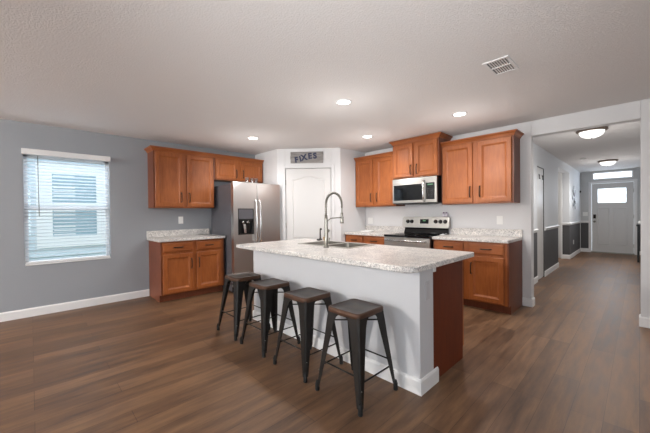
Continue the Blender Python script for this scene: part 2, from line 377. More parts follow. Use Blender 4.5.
b = MB(); i = .02; b.box(gx0-i, gx1+i, y0-.01, y0, gz0-i, gz0).box(gx0-i, gx1+i, y0-.01, y0, gz1, gz1+i).box(gx0-i, gx0, y0-.01, y0, gz0, gz1).box(gx1, gx1+i, y0-.01, y0, gz0, gz1); b.build('glazing_frame', M['door_white'], fdoor)
b = MB(); b.box(gx0, gx1, y0+.018, y0+.024, gz0, gz1); b.build('pane', M['glass'], fdoor)
b = MB(); b.box(fd0, fd1, FY-.03, FY+.13, 0, .028); b.build('threshold', M['nickel'], fdoor)
b = MB(); b.box(a0+.035, a0+.095, y0-.02, y0, 1.02, 1.14).lathe([(.02, 0), (.02, .03), (.01, .035)], (a0+.065, y0-.02, 1.1), 14, axis='y'); b.build('deadbolt_keypad', M['bronze'], fdoor)
b = MB(); b.lathe([(.03, 0), (.03, .01), (.012, .014), (.012, .04), (.028, .05), (.03, .065), (.01, .075)], (a0+.065, y0, .93), 18, axis='y'); b.build('door_knob', M['nickel'], fdoor)
for z in (.25, 1.08, 1.82):
    b = MB(); b.tube([(a1+.004, y0-.008, z-.05), (a1+.004, y0-.008, z+.05)], .009, 8); b.build('hinge', M['nickel'], fdoor)
# transom
b = MB(); i = .03
b.box(tr0, tr1, FY-.005, FY+.1, tz0, tz0+i).box(tr0, tr1, FY-.005, FY+.1, tz1-i, tz1).box(tr0, tr0+i, FY-.005, FY+.1, tz0+i, tz1-i).box(tr1-i, tr1, FY-.005, FY+.1, tz0+i, tz1-i)
w2 = struct(b.build('window_2', M['trim'])); b = MB(); b.box(tr0+i, tr1-i, FY+.05, FY+.056, tz0+i, tz1-i); b.build('pane', M['glass'], w2)

# ------------------------------------------------------------------ left window
b = MB(); xo = Xl-.12; xi = Xl-.075; fr = .04; zm = 1.365
b.box(xo, xi, WY0, WY0+fr, WZ0, WZ1).box(xo, xi, WY1-fr, WY1, WZ0, WZ1).box(xo, xi, WY0, WY1, WZ0, WZ0+fr).box(xo, xi, WY0, WY1, WZ1-fr, WZ1)
w1 = struct(b.build('window_1', M['trim']))
b = MB(); b.box(xo+.01, xi+.008, WY0+fr, WY1-fr, zm-.025, zm+.025); b.build('meeting_rail', M['trim'], w1)
b = MB(); b.box(xo+.02, xo+.024, WY0+fr, WY1-fr, WZ0+fr, WZ1-fr); b.build('pane', M['glass'], w1)
b = MB(); b.box(Xl-.072, Xl+.012, WY0+.001, WY1-.001, WZ0-.0, WZ0+.018); b.build('window_sill', M['trim'], w1)
bl = thing('window_blind', 'white horizontal slat blind with valance covering the left wall window', 'blind', (Xl+.004, (WY0+WY1)/2, WZ0))
hw = (WY1-WY0)/2
b = MB(); b.box(0, .062, -hw-.012, hw+.008, 1.392, 1.462); b.build('valance', M['trim'], bl, bev=.004)
b = MB(); zz = .055; k = 0
while zz < 1.385:
    z = zz; t = R(-12); hx = .024; dx, dz = hx*math.cos(t), hx*math.sin(t)
    b.rings([[(-.03-dx, yy, z+dz-.0013), (-.03+dx, yy, z-dz-.0013), (-.03+dx, yy, z-dz+.0013), (-.03-dx, yy, z+dz+.0013)] for yy in (-hw+.008, hw-.008)])
    zz += .0435
b.build('slats', M['slat'], bl)
b = MB(); b.box(-.056, -.006, -hw+.006, hw-.006, .021, .042); b.build('bottom_rail', M['trim'], bl, bev=.003)
b = MB(); b.tube([(.012, -hw+.135, 1.39), (.014, -hw+.14, .62)], .004, 6); b.build('tilt_wand', M['nickel'], bl)
for yy in (-hw+.1, hw-.1):
    b = MB(); b.tube([(-.003, yy, 1.39), (-.003, yy, .04)], .0012, 5); b.build('ladder_cord', M['white_plastic'], bl)

# neighbour's house outside
nb = thing('neighbour_house', 'pale siding house wall with a white framed window, seen through the blind', 'building', (-8.3, .7, -.3))
b = MB()
for k in range(26):
    z = k*.15; b.rings([[(-.02, yy, z), (.028, yy, z), (.004, yy, z+.15), (-.02, yy, z+.15)] for yy in (-6, 6)])
b.build('siding', M['siding'], nb)
b = MB(); b.box(-.6, .45, -6.2, 6.2, 2.98, 3.12); b.build('soffit', M['neigh_white'], nb)
b = MB(); a_, c_ = -.38, .34; z0, z1 = 1.15, 2.44
b.box(0, .06, a_-.24, a_, z0-.22, z1+.22).box(0, .06, c_, c_+.24, z0-.22, z1+.22).box(0, .06, a_, c_, z1, z1+.22).box(0, .06, a_, c_, z0-.22, z0).box(.0, .045, a_, c_, 1.76, 1.82)
b.build('window_frame', M['neigh_white'], nb)
b = MB(); b.box(.0, .03, a_, c_, z0, z1); b.build('window_pane', M['neigh_glass'], nb)
b = MB()
for k in range(16): b.box(.031, .034, a_+.02, -.02, z0+.03+k*.08, z0+.05+k*.08)
b.build('shutter_slats', M['neigh_white'], nb)
b = MB(); b.box(-12, -5.9, -9, 12, -.4, -.3); struct(b.build('trim_10', mat('side yard turf', rgb(120, 135, 95), .9)))

# ------------------------------------------------------------------ cabinets (local: back at y=0, front towards -y, x along width)
def pull_v(parent, x, z, yf, ln=.15):
    b = MB(); b.tube([(x, yf, z), (x, yf-.022, z+.012), (x, yf-.028, z+.035), (x, yf-.028, z+ln-.035), (x, yf-.022, z+ln-.012), (x, yf, z+ln)], .0072, 8)
    b.build('handle', M['bronze'], parent)
def pull_h(parent, x, z, yf, ln=.13):
    b = MB(); h_ = ln/2; b.tube([(x-h_, yf, z), (x-h_+.012, yf-.022, z), (x-h_+.03, yf-.028, z), (x+h_-.03, yf-.028, z), (x+h_-.012, yf-.022, z), (x+h_, yf, z)], .0072, 8)
    b.build('handle', M['bronze'], parent)
def rr4(x0, x1, z0, z1, i, y): return [(x0+i, y, z0+i), (x1-i, y, z0+i), (x1-i, y, z1-i), (x0+i, y, z1-i)]
def door(parent, x0, x1, z0, z1, yb, hside, hz_):
    t = .023; yf = yb-t; b = MB(); fw = .058
    b.rings([rr4(x0, x1, z0, z1, i, y) for i, y in ((.007, yb), (.007, yb-.006), (0, yb-.007), (0, yf+.004), (.004, yf), (fw-.004, yf), (fw, yf+.005), (fw+.018, yf+.0145))])
    d = b.build('door', M['maple'], parent)
    pull_v(d, x0+.030 if hside == 'l' else x1-.030, hz_, yf)
    return d
def drawer(parent, x0, x1, z0, z1, yb):
    t = .02; yf = yb-t; b = MB()
    b.rings([rr4(x0, x1, z0, z1, i, y) for i, y in ((.007, yb), (.007, yb-.006), (0, yb-.007), (0, yf+.006), (.006, yf+.003), (.014, yf))])
    d = b.build('drawer', M['maple_h'], parent); pull_h(d, (x0+x1)/2, (z0+z1)/2, yf); return d
def base_cabinet(label, loc, rz, w_, pairs, group='base cabinets', drawers=True, endr=None):
    t = thing('base_cabinet', label, 'cabinet', loc, rz, group)
    D = .598
    for xa, xb in ((0, .018), (w_-.018, w_)):
        b = MB(); b.rings([[(x, 0, 0), (x, -.525, 0), (x, -.525, .105), (x, -D, .105), (x, -D, .876), (x, 0, .876)] for x in (xa, xb)]); b.build('end_panel', M['maple_end'], t)
    b = MB(); b.box(.0185, w_-.0185, -D+.001, -.002, .106, .875); b.build('face_frame', M['maple'], t)
    b = MB(); b.box(.0185, w_-.0185, -.52, -.5, 0, .1055); b.build('toe_kick', M['maple_end'], t)
    for x0, x1, hs in pairs:
        door(t, x0, x1, .125, .690, -D, hs, .455 if drawers else .5)
        if drawers: drawer(t, x0, x1, .722, .852, -D)
    return t
def upper_cabinet(label, loc, rz, w_, z0, z1, dep, pairs, crown, ztop, hz_=.09):
    t = thing('wall_cabinet', label, 'cabinet', (loc[0], loc[1], z0), rz, 'wall cabinets'); D = dep-.02; hh = z1-z0
    for xa, xb in ((0, .018), (w_-.018, w_)):
        b = MB(); b.box(xa, xb, -D, -.001, 0, hh); b.build('end_panel', M['maple_end'], t)
    b = MB(); b.box(.0185, w_-.0185, -D+.001, -.001, .001, hh-.001); b.build('face_frame', M['maple'], t)
    for x0, x1, hs in pairs: door(t, x0, x1, .018, hh-.045, -D, hs, hz_)
    zt = ztop-z0
    plan = [(p[0], p[1]) for p in crown(w_, D)]
    b = MB(); b.sweep(plan, [(-.012, zt-.062), (.005, zt-.062), (.008, zt-.052), (.014, zt-.048), (.020, zt-.034), (.038, zt-.016), (.048, zt-.014), (.048, zt), (-.012, zt)])
    b.build('crown_molding', M['maple_h'], t); return t
RZ = R(90)
upper_cabinet('tall two-door maple wall cabinet left of the refrigerator', (Xl, 1.325), RZ, .930, 1.372, 2.262, .315, [(.02, .418, 'r'), (.482, .915, 'l')], lambda w_, D: [(0, -.001), (0, -D), (w_, -D)], 2.292)
upper_cabinet('short two-door maple wall cabinet above the refrigerator', (Xl, 2.257), RZ, .970, 1.86, 2.262, .315, [(.03, .432, 'r'), (.505, .945, 'l')], lambda w_, D: [(0, -D), (w_, -D)], 2.292, .05)
upper_cabinet('two-door maple wall cabinet beside the pantry, left of the microwave', (-3.738, Yk), 0, .880, 1.372, 2.262, .315, [(.02, .41, 'r'), (.48, .86, 'l')], lambda w_, D: [(0, -D), (w_, -D)], 2.292)
upper_cabinet('raised two-door maple wall cabinet directly above the microwave', (-2.856, Yk), 0, .796, 1.812, 2.395, .396, [(.02, .375, 'r'), (.42, .776, 'l')], lambda w_, D: [(0, -.001), (0, -D), (w_, -D), (w_, -.001)], 2.43, .05)
upper_cabinet('wide two-door maple wall cabinet right of the microwave', (-2.058, Yk), 0, .945, 1.372, 2.262, .315, [(.022, .445, 'r'), (.515, .922, 'l')], lambda w_, D: [(0, -D), (w_, -D), (w_, -.001)], 2.292)
base_cabinet('maple base cabinet with two drawers and doors, left of the refrigerator', (Xl, 1.322, 0), RZ, .948, [(.028, .448, 'r'), (.502, .898, 'l')])
base_cabinet('maple base cabinet left of the range, mostly hidden behind the island', (-3.738, Yk, 0), 0, .882, [(.025, .41, 'r'), (.442, .865, 'l')])
base_cabinet('maple base cabinet with two drawers, right of the range', (-2.046, Yk, 0), 0, .954, [(.022, .42, 'r'), (.495, .902, 'l')])
# counters
def counter(name, label, loc, rz, w_, over_l, over_r):
    t = thing(name, label, 'countertop', (loc[0], loc[1], .877), rz, 'laminate countertops')
    b = MB(); b.box(-over_l, w_+over_r, -.640, -.001, 0, .038); b.build('slab', M['granite'], t, bev=.005)
    b = MB(); b.box(-over_l, w_+over_r, -.021, -.001, .0385, .138); b.build('backsplash', M['granite'], t, bev=.003); return t
counter('countertop', 'speckled pale laminate countertop with backsplash left of the refrigerator', (Xl, 1.322), RZ, .948, .030, .01)
counter('countertop', 'speckled pale laminate countertop left of the range beside the pantry', (-3.738, Yk), 0, .882, 0, 0.002)
counter('countertop', 'speckled pale laminate countertop right of the range', (-2.046, Yk), 0, .954, 0.002, .006)

# ------------------------------------------------------------------ island
IX0, IX1, IY0, IY1 = -3.240, -.978, 1.690, 2.732
WX0, WX1, WY, WT = -3.225, -1.052, 1.916, 2.113
isl = thing('kitchen_island', 'kitchen island with white painted knee wall and brown wood end panel', 'island', ((WX0+WX1)/2, 2.2, 0))
def I(b, name, m_, **k): o = b.build(name, m_, isl, **k); o.location = (-isl.location.x, -isl.location.y, 0); return o
b = MB(); b.box(WX0, WX1, WY, WT, 0, .876); I(b, 'knee_wall', M['island_white'], bev=.003)
b = MB(); b.box(WX1-.02, WX1+.004, WT, WT+.038, .822, .876); I(b, 'support_block', M['trim'])
b = MB(); b.sweep([(WX0, WT), (WX0, WY), (WX1, WY), (WX1, WT+.055)][::-1], [(-a, z) for a, z in BBP][::-1]); I(b, 'baseboard', M['trim'])
b = MB(); b.box(WX1-.030, WX1-.010, WT+.001, 2.665, .0, .8215).box(WX1-.030, WX1-.010, WT+.04, 2.665, .8215, .876); I(b, 'end_panel', M['maple_dark'])
b = MB(); b.box(WX1-.031, WX1-.009, 2.665, 2.683, .105, .876).box(WX1-.031, WX1-.012, 2.6, 2.665, 0, .01); I(b, 'face_frame_edge', M['maple'])
b = MB(); b.box(WX0+.001, WX1-.031, WT+.001, 2.66, .105, .70).box(WX0+.001, WX1-.031, 2.64, 2.66, .70, .875).box(WX0+.02, WX1-.031, WT+.01, 2.60, 0, .105); I(b, 'cabinet_body', M['maple'])
xs = [WX0+.02 + k*(WX1-WX0-.07)/5 for k in range(6)]
for k in range(5):
    b = MB(); x0, x1 = xs[k]+.02, xs[k+1]-.02
    b.rings([[(q[0], q[1], q[2]) for q in rr4(x0, x1, .13, .85, i, y)] for i, y in ((0, 2.66), (0, 2.675), (.005, 2.68), (.058, 2.68), (.066, 2.672))]); d = I(b, 'door', M['maple'])
    b = MB(); xx = x0+.03 if k % 2 else x1-.03; b.tube([(xx, 2.68, .62), (xx, 2.708, .64), (xx, 2.708, .75), (xx, 2.68, .77)], .0072, 8); b.build('handle', M['bronze'], d)
b = MB(); b.box(WX1, WX1+.006, 1.985, 2.055, .640, .770).box(WX1+.005, WX1+.009, 2.004, 2.036, .655, .755); I(b, 'outlet', M['outlet_grey'], bev=.002)
# island top with sink cut-out, rounded corners
SX0, SX1, SY0, SY1 = -2.74, -1.965, 2.205, 2.650
hx0, hx1, hy0, hy1 = SX0+.02, SX1-.02, SY0+.02, SY1-.02
def arc(cx, cy, r_, a0_, a1_, n=8): return [(cx+r_*math.cos(a0_+(a1_-a0_)*k/n), cy+r_*math.sin(a0_+(a1_-a0_)*k/n)) for k in range(n+1)]
rc = .085; ym = hy0
lo = [(IX0, hy0), (IX0, IY0+.03)] + arc(IX0+.03, IY0+.03, .03, PI, 1.5*PI)[1:] + arc(IX1-rc, IY0+rc, rc, 1.5*PI, 2*PI) + [(IX1, hy0), (hx1, hy0), (hx0, hy0)]
hi = [(IX0, hy1), (hx0, hy1), (hx1, hy1), (IX1, hy1)] + arc(IX1-.03, IY1-.03, .03, 0, PI/2) + arc(IX0+.03, IY1-.03, .03, PI/2, PI)
b = MB(); b.prism([lo, hi, [(IX0, hy0), (hx0, hy0), (hx0, hy1), (IX0, hy1)], [(hx1, hy0), (IX1, hy0), (IX1, hy1), (hx1, hy1)]], .877, .915)
o = b.build('island_countertop', M['granite'], bev=.005); tag(o, 'long speckled pale laminate countertop on the island, with rounded corners', 'countertop')
# sink
sk = thing('kitchen_sink', 'double-bowl stainless steel sink set into the island countertop', 'sink', ((SX0+SX1)/2, (SY0+SY1)/2, .915))
def rrect(x0, x1, y0, y1, r_, z, n=5):
    return [(x, y, z) for x, y in arc(x1-r_, y1-r_, r_, 0, PI/2, n)+arc(x0+r_, y1-r_, r_, PI/2, PI, n)+arc(x0+r_, y0+r_, r_, PI, 1.5*PI, n)+arc(x1-r_, y0+r_, r_, 1.5*PI, 2*PI, n)]
hw_, hh_ = (SX1-SX0)/2, (SY1-SY0)/2
bw = [(-hw_+.03, -.012), (.012, hw_-.03)]; by0, by1 = -hh_+.026, hh_-.026
b = MB()
# rim deck as strips around bowls
b.box(-hw_, hw_, -hh_, by0, -.001, .007).box(-hw_, hw_, by1, hh_, -.001, .007).box(-hw_, bw[0][0], by0, by1, -.001, .007).box(bw[1][1], hw_, by0, by1, -.001, .007).box(bw[0][1], bw[1][0], by0, by1, -.001, .007)
b.build('rim', M['sink'], sk, bev=.002)
for x0, x1 in bw:
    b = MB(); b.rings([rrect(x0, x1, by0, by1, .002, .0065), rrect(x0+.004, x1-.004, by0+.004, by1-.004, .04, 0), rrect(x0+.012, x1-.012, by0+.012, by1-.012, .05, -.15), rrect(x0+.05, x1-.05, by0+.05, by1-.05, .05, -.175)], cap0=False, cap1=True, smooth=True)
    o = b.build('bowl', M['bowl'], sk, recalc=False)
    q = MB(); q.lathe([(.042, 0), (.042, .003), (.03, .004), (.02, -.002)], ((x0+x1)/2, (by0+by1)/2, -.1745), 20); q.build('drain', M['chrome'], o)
# faucet
fx, fy = -2.205, 2.148
fa = thing('faucet', 'tall brushed nickel spring-neck pull-down faucet on the island sink', 'faucet', (fx, fy, .9155))
b = MB(); b.lathe([(.03, 0), (.03, .008), (.02, .02), (.019, .12), (.0165, .28), (.014, .33)], n=20); b.build('post', M['nickel'], fa)
cy, cz, cr_ = .118, .438, .118
path = [(0, 0, .33), (0, 0, .40)] + [(0, cy-cr_*math.cos(a), cz+cr_*math.sin(a)) for a in [k*PI/16 for k in range(0, 17)]] + [(0, 2*cr_, .40)]
b = MB()
pts = []; vp = [Vector(p) for p in path]
b.tube(vp, .0085, 10)
# coil
dense = []
for p_, q_ in zip(vp, vp[1:]):
    for k in range(6): dense.append(p_.lerp(q_, k/6))
ln = 0; coil = []
for i_ in range(len(dense)-1):
    t = (dense[i_+1]-dense[i_]).normalized(); x_ = Vector((1, 0, 0)); y_ = t.cross(x_)
    for k in range(4):
        p_ = dense[i_].lerp(dense[i_+1], k/4); coil.append(p_ + (x_*math.cos(ln*2*PI)+y_*math.sin(ln*2*PI))*.0115); ln += (dense[i_+1]-dense[i_]).length/4/.0068
b.tube(coil, .0022, 4)
b.build('spring_neck', M['nickel'], fa)
b = MB(); b.tube([(0, 2*cr_, .402), (0, 2*cr_+.001, .355)], .006, 10).lathe([(.011, .352), (.014, .345), (.014, .305), (.0175, .27), (.021, .243), (.018, .238)][::-1], (0, 2*cr_, 0), 18); b.build('spray_head', M['nickel'], fa)
b = MB(); b.tube([(0, .0, .25), (0, .03, .272), (0, .055, .29), (0, .09, .296), (0, 2*cr_, .30)], .0055, 8).lathe([(.02, .292), (.02, .306)], (0, 2*cr_, 0), 16); b.build('holder_arm', M['nickel'], fa)
b = MB(); b.tube([(.015, 0, .06), (.030, 0, .062), (.040, 0, .07), (.046, 0, .10)], [.011, .010, .007, .006], 10); b.build('lever', M['nickel'], fa)
# soap things
so = thing('soap_pump', 'slim dark soap pump behind the island sink', 'soap dispenser', (-2.885, 2.700, .9155))
b = MB(); b.lathe([(.026, 0), (.026, .012), (.016, .02), (.009, .03), (.008, .1)], n=16); b.build('base', M['gunmetal'], so)
b = MB(); b.tube([(0, 0, .1), (0, 0, .135), (.012, -.004, .152), (.03, -.01, .15), (.038, -.014, .135)], .007, 8); b.build('spout', M['gunmetal'], so)
bo = thing('dish_soap_bottle', 'small amber bottle beside the dark soap pump behind the faucet', 'bottle', (-2.790, 2.695, .9155))
b = MB(); b.lathe([(.02, 0), (.022, .008), (.022, .04), (.010, .052), (.009, .058)], n=16); b.build('body', M['gold'], bo)
b = MB(); b.lathe([(.011, .058), (.011, .070), (.004, .074)], n=12); b.build('cap', M['bronze'], bo)
b = MB(); b.box(-.05, .045, -.03, .03, 0, .022)
tag(b.build('sponge', M['black'], bev=.006), 'dark scrub sponge lying between soap pump and amber bottle', 'sponge').location = (-2.838, 2.66-.03, .9160)
bpy.data.objects['sponge'].scale = (.45, .5, 1)
# white tray
b = MB(); b.rings([rrect(-.1, .1, -.06, .06, .02, 0), rrect(-.11, .11, -.07, .07, .02, .026), rrect(-.104, .104, -.064, .064, .02, .026), rrect(-.094, .094, -.054, .054, .02, .006)], smooth=False)
tag(b.build('white_tray', M['white_plastic']), 'small white tray on the counter left of the range', 'tray').location = (-3.47, 4.42, .9155)

# ------------------------------------------------------------------ refrigerator
FX, FYY, FW = -5.30, 2.312, .905
fr_ = thing('refrigerator', 'stainless side-by-side refrigerator with ice and water dispenser', 'refrigerator', (FX, FYY, 0), RZ)
b = MB(); b.box(0, FW, -.735, 0, .02, 1.752); b.build('case', M['case'], fr_, bev=.006)
b = MB(); b.box(.01, FW-.01, -.745, -.7, .005, .085)
for k in range(18): b.box(.04+k*.046, .07+k*.046, -.749, -.745, .03, .065)
b.build('grille', M['black'], fr_)
dvx = .432; yb, yf = -.742, -.820; dz0, dz1 = .095, 1.785
dx0, dx1, pz0, pz1 = .08, .365, .93, 1.355
b = MB(); z_l = .955; z_h = 1.185
b.box(.002, dx0, yf, yb, dz0, dz1).box(dx1, dvx-.004, yf, yb, dz0, dz1).box(dx0, dx1, yf, yb, pz1, dz1).box(dx0, dx1, yf, yb, dz0, pz0); b.box(dx0, dx1, yb-.012, yb, pz0, pz1)
ld = b.build('freezer_door', M['steel'], fr_)
b = MB(); b.box(dvx+.004, FW-.002, yf, yb, dz0, dz1); b.build('fridge_door', M['steel'], fr_, bev=.008)
b = MB(); q = .012
b.box(dx0, dx0+q, yf-.004, yb-.012, pz0, pz1).box(dx1-q, dx1, yf-.004, yb-.012, pz0, pz1).box(dx0, dx1, yf-.004, yb-.012, pz0, pz0+q).box(dx0, dx1, yf-.004, yb-.012, pz1-q, pz1)
ds = b.build('dispenser', M['gunmetal'], ld)
b = MB(); b.box(dx0+q, dx1-q, yf+.002, yb-.014, z_h, pz1-q); b.build('control_panel', M['case'], ds)
b = MB(); b.box(dx0+q, dx1-q, yf+.055, yf+.06, pz0+q, z_h).box(dx0+q, dx0+q+.02, yf+.002, yf+.055, pz0+q, z_h).box(dx1-q-.02, dx1-q, yf+.002, yf+.055, pz0+q, z_h).box(dx0+q, dx1-q, yf+.002, yf+.055, z_h-.05, z_h); b.build('recess', M['black'], ds)
for xx in (.175, .26):
    b = MB(); b.lathe([(.026, 1.115), (.02, 1.15)], (xx, yf+.02, 0), 14); b.build('spout', M['chrome'], ds)
b = MB(); b.rings([[(xx-.02, yf+.01, z), (xx+.02, yf+.01, z), (xx+.02, yf+.02, z), (xx-.02, yf+.02, z)] for xx, z in ((.215, .955), (.20, 1.1))]); b.build('paddle', M['chrome'], ds)
for xx in (dvx-.035, dvx+.035):
    b = MB(); zs = [1.50, 1.48, 1.42, 1.15, .86, .80, .78]; os_ = [.0, .035, .052, .060, .052, .035, 0]
    b.tube([(xx, yf-o_, z) for z, o_ in zip(zs, os_)], .0125, 10); b.build('handle', M['chrome'], fr_)
# tumblers on fridge
for i, (yy, lb) in enumerate(((2.64, 'clear glass tumbler on the refrigerator, leftmost of three'), (2.735, 'clear glass tumbler on the refrigerator, middle of three'), (2.815, 'clear glass tumbler on the refrigerator, rightmost of three'))):
    b = MB(); b.rings([[(r_*math.cos(k*PI/10), r_*math.sin(k*PI/10), z) for k in range(20)] for r_, z in ((.028, 0), (.033, .13), (.030, .13), (.025, .008))], smooth=True)
    tag(b.build('glass_tumbler', M['tumbler'], recalc=False), lb, 'glass', 'glasses on the refrigerator').location = (-4.62, yy, 1.753)
# ------------------------------------------------------------------ range
RX0, RW = -2.838, .778
rg = thing('range', 'stainless electric range with black glass cooktop and five knobs', 'stove', (RX0+RW/2, Yk-.03, 0)); hw_ = RW/2-.004
b = MB(); b.box(-hw_, hw_, -.60, 0, .03, .885); b.build('body', M['black'], rg)
b = MB(); b.box(-hw_, hw_, -.655, -.005, .886, .918); b.build('cooktop', M['black_glass'], rg, bev=.006)
for cx_, cy_, rr_ in ((-.19, -.47, .1), (.19, -.47, .115), (-.19, -.2, .08), (.19, -.2, .09)):
    b = MB(); b.lathe([(rr_, 0), (rr_, .0006), (rr_-.006, .0006), (rr_-.006, 0)], (cx_, cy_, .9183), 40); b.build('burner_ring', M['gunmetal'], rg)
b = MB(); b.box(-hw_, hw_, -.645, -.602, .20, .884)
od = b.build('oven_door', M['steel_h'], rg, bev=.004)
b = MB(); b.box(-.27, .27, -.648, -.645, .34, .70); b.build('window', M['black_glass'], od)
b = MB(); b.tube([(-hw_+.05, -.69, .835), (hw_-.05, -.69, .835)], .013, 10).box(-hw_+.045, -hw_+.075, -.69, -.645, .822, .848).box(hw_-.075, hw_-.045, -.69, -.645, .822, .848); b.build('handle', M['chrome'], od)
b = MB(); b.box(-hw_, hw_, -.642, -.602, .035, .19); b.build('storage_drawer', M['steel_h'], rg, bev=.004)
b = MB(); b.rings([[(x, -.075, .919), (x, -.03, 1.005), (x, 0, 1.005), (x, 0, .919)] for x in (-hw_+.01, hw_-.01)]); b.build('backguard_base', M['black_glass'], rg)
b = MB()
prof = lambda x, i: [(x, -.062, 1.006+i), (x, -.038, 1.188-i), (x, 0, 1.188-i), (x, 0, 1.006+i)]
b.rings([prof(-hw_-.03, .02), prof(-hw_-.008, 0), prof(hw_+.0, 0), prof(hw_+.022, .02)]); bgd = b.build('backguard', M['steel_h'], rg, bev=.004)
tilt = lambda z: -.062+(z-1.006)*.024/.182
for xx in (-.31, -.235, .187, .265, .342):
    b = MB(); b.lathe([(.032, 0), (.031, .008), (.025, .012), (.023, .03), (.018, .033)], (xx, tilt(1.11)-.001, 1.11), 20, axis='y').box(xx-.003, xx+.003, tilt(1.11)-.036, tilt(1.11)-.012, 1.095, 1.127); b.build('knob', M['black'], bgd)
b = MB(); b.rings([[(x, tilt(z)-o_, z) for x, z, o_ in ((-.085, 1.075, .003), (.065, 1.075, .003), (.065, 1.148, .003), (-.085, 1.148, .003))], [(x, tilt(z), z) for x, z in ((-.085, 1.075), (.065, 1.075), (.065, 1.148), (-.085, 1.148))]]); dsp = b.build('display', M['black_glass'], bgd)
b = MB(); b.box(-.035, .015, tilt(1.12)-.006, tilt(1.12)-.001, 1.115, 1.135); b.build('clock_digits', M['display'], dsp)
# shakers
for i, (xx, lb) in enumerate(((-2.146, 'small pale ceramic shaker on top of the range, left one'), (-2.100, 'small pale ceramic shaker on top of the range, right one'))):
    t = thing('salt_shaker', lb, 'shaker', (xx, Yk-.05, 1.1885), 0, 'shakers on the range')
    b = MB(); b.lathe([(.017, 0), (.02, .01), (.02, .035), (.014, .052)], n=16); b.build('body', M['shaker'], t)
    b = MB(); b.lathe([(.0145, .052), (.0145, .06), (.010, .070), (.003, .073)], n=14); b.build('cap', M['purple'], t)
# ------------------------------------------------------------------ microwave
mw = thing('microwave', 'stainless over-the-range microwave under the raised wall cabinet', 'microwave', (-2.47, Yk-.001, 1.400)); hw_ = .384; mh = .405
b = MB(); b.box(-hw_, hw_, -.375, 0, 0, mh); b.build('body', M['black'], mw)
b = MB(); b.box(-hw_, hw_, -.398, -.376, .012, mh-.002)
dr = b.build('door', M['steel_h'], mw, bev=.004)
b = MB(); b.box(-hw_+.03, .160, -.401, -.398, .055, .302); b.build('window', M['black_glass'], dr)
b = MB(); b.box(.212, hw_-.035, -.401, -.398, .058, .310); cp_ = b.build('control_panel', M['black_glass'], dr)
for r_ in range(5):
    for c in range(3):
        b = MB(); b.box(.226+c*.040, .250+c*.040, -.4025, -.401, .09+r_*.03, .105+r_*.03); b.build('button', M['gunmetal'], cp_)
b = MB(); b.box(.235, .325, -.4025, -.401, .272, .292); b.build('clock_display', M['display'], cp_)
b = MB(); b.tube([(.186, -.398, .030), (.186, -.43, .045), (.188, -.445, .10), (.188, -.45, .19), (.188, -.445, .28), (.186, -.43, .340), (.186, -.398, .355)], .0125, 10); b.build('handle', M['chrome'], mw)
b = MB(); b.box(-.25, .25, -.30, -.06, -.008, 0); b.build('vent_filter', M['gunmetal'], mw)

# ------------------------------------------------------------------ stools
st = thing('bar_stool', '', 'stool', (0, 0, 0), 0, 'metal bar stools along the island')
hs = .148
def sq(h_, r_, z, n=5): return rrect(-h_, h_, -h_, h_, r_, z, n)
b = MB()
b.rings([sq(hs-.006, .03, .560), sq(hs, .034, .575), sq(hs, .034, .592), sq(hs-.005, .032, .600), sq(hs-.014, .028, .6005)], cap0=False, cap1=False, smooth=True)
b.rings([sq(hs-.006, .03, .560), sq(hs-.01, .03, .560), sq(hs-.01, .028, .585)], cap0=False, cap1=True)
b.build('rim', M['bronze_rim'], st)
b = MB(); b.rings([sq(hs-.014, .028, .6004), sq(hs-.024, .024, .5965), sq(.06, .02, .5945), sq(.01, .003, .594)], cap0=False, cap1=True, smooth=True); b.build('seat', M['seat'], st)
def leg(sx, sy):
    b = MB(); rings_ = []
    for z, cxy, wf in ((.578, .1435, .130), (.545, .1465, .092), (.50, .152, .078), (.40, .162, .066), (.20, .186, .048), (.035, .204, .030)):
        th = .004; k = .012
        pts = [(cxy-wf, cxy), (cxy-k, cxy), (cxy, cxy-k), (cxy, cxy-wf), (cxy-th, cxy-wf), (cxy-th, cxy-k-.002), (cxy-k-.002, cxy-th), (cxy-wf, cxy-th)]
        rings_.append([(sx*x, sy*y, z) for x, y in pts])
    b.rings(rings_); lg = b.build('leg', M['gunmetal'], st)
    q = MB(); c_ = .197; q.lathe([(.014, 0), (.016, .006), (.015, .05), (.009, .07)], (sx*c_, sy*c_, 0), 12); q.build('foot_cap', M['rubber'], lg)
    q = MB(); c2 = .192; q.lathe([(.0045, 0), (.003, .003)], (sx*(c2+.004), sy*(c2-.012), .14), 8); q.build('rivet', M['nickel'], lg)
for sx, sy in ((1, -1), (1, 1), (-1, -1), (-1, 1)): leg(sx, sy)
def hr(z): return .2045-(z-.035)*.112
for ax, z in (('x', .215), ('y', .178)):
    r_ = hr(z)-.010
    for s_ in (1, -1):
        b = MB()
        if ax == 'x': b.tube([(-r_, s_*r_, z), (r_, s_*r_, z)], .0055, 8)
        else: b.tube([(s_*r_, -r_, z), (s_*r_, r_, z)], .0055, 8)
        b.build('crossbar', M['gunmetal'], st)
for s_, z in ((1, .502), (-1, .490)):
    b = MB(); b.tube([(-.142, -.142*s_, z), (.142, .142*s_, z)], .0055, 8); b.build('diagonal_brace', M['gunmetal'], st)
spots = [((-1.405, 1.652), 'dark metal bar stool nearest the island corner, at the white post end', 0), ((-1.935, 1.655), 'dark metal bar stool, second from the white island corner', 0),
         ((-2.497, 1.655), 'dark metal bar stool, third from the white island corner', 0), ((-3.005, 1.652), 'dark metal bar stool farthest back, closest to the refrigerator', 0)]
for i, ((x, y), lb, rz) in enumerate(spots):
    o = st if i == 0 else copy_tree(st)
    o.location = (x, y, 0); o['label'] = lb

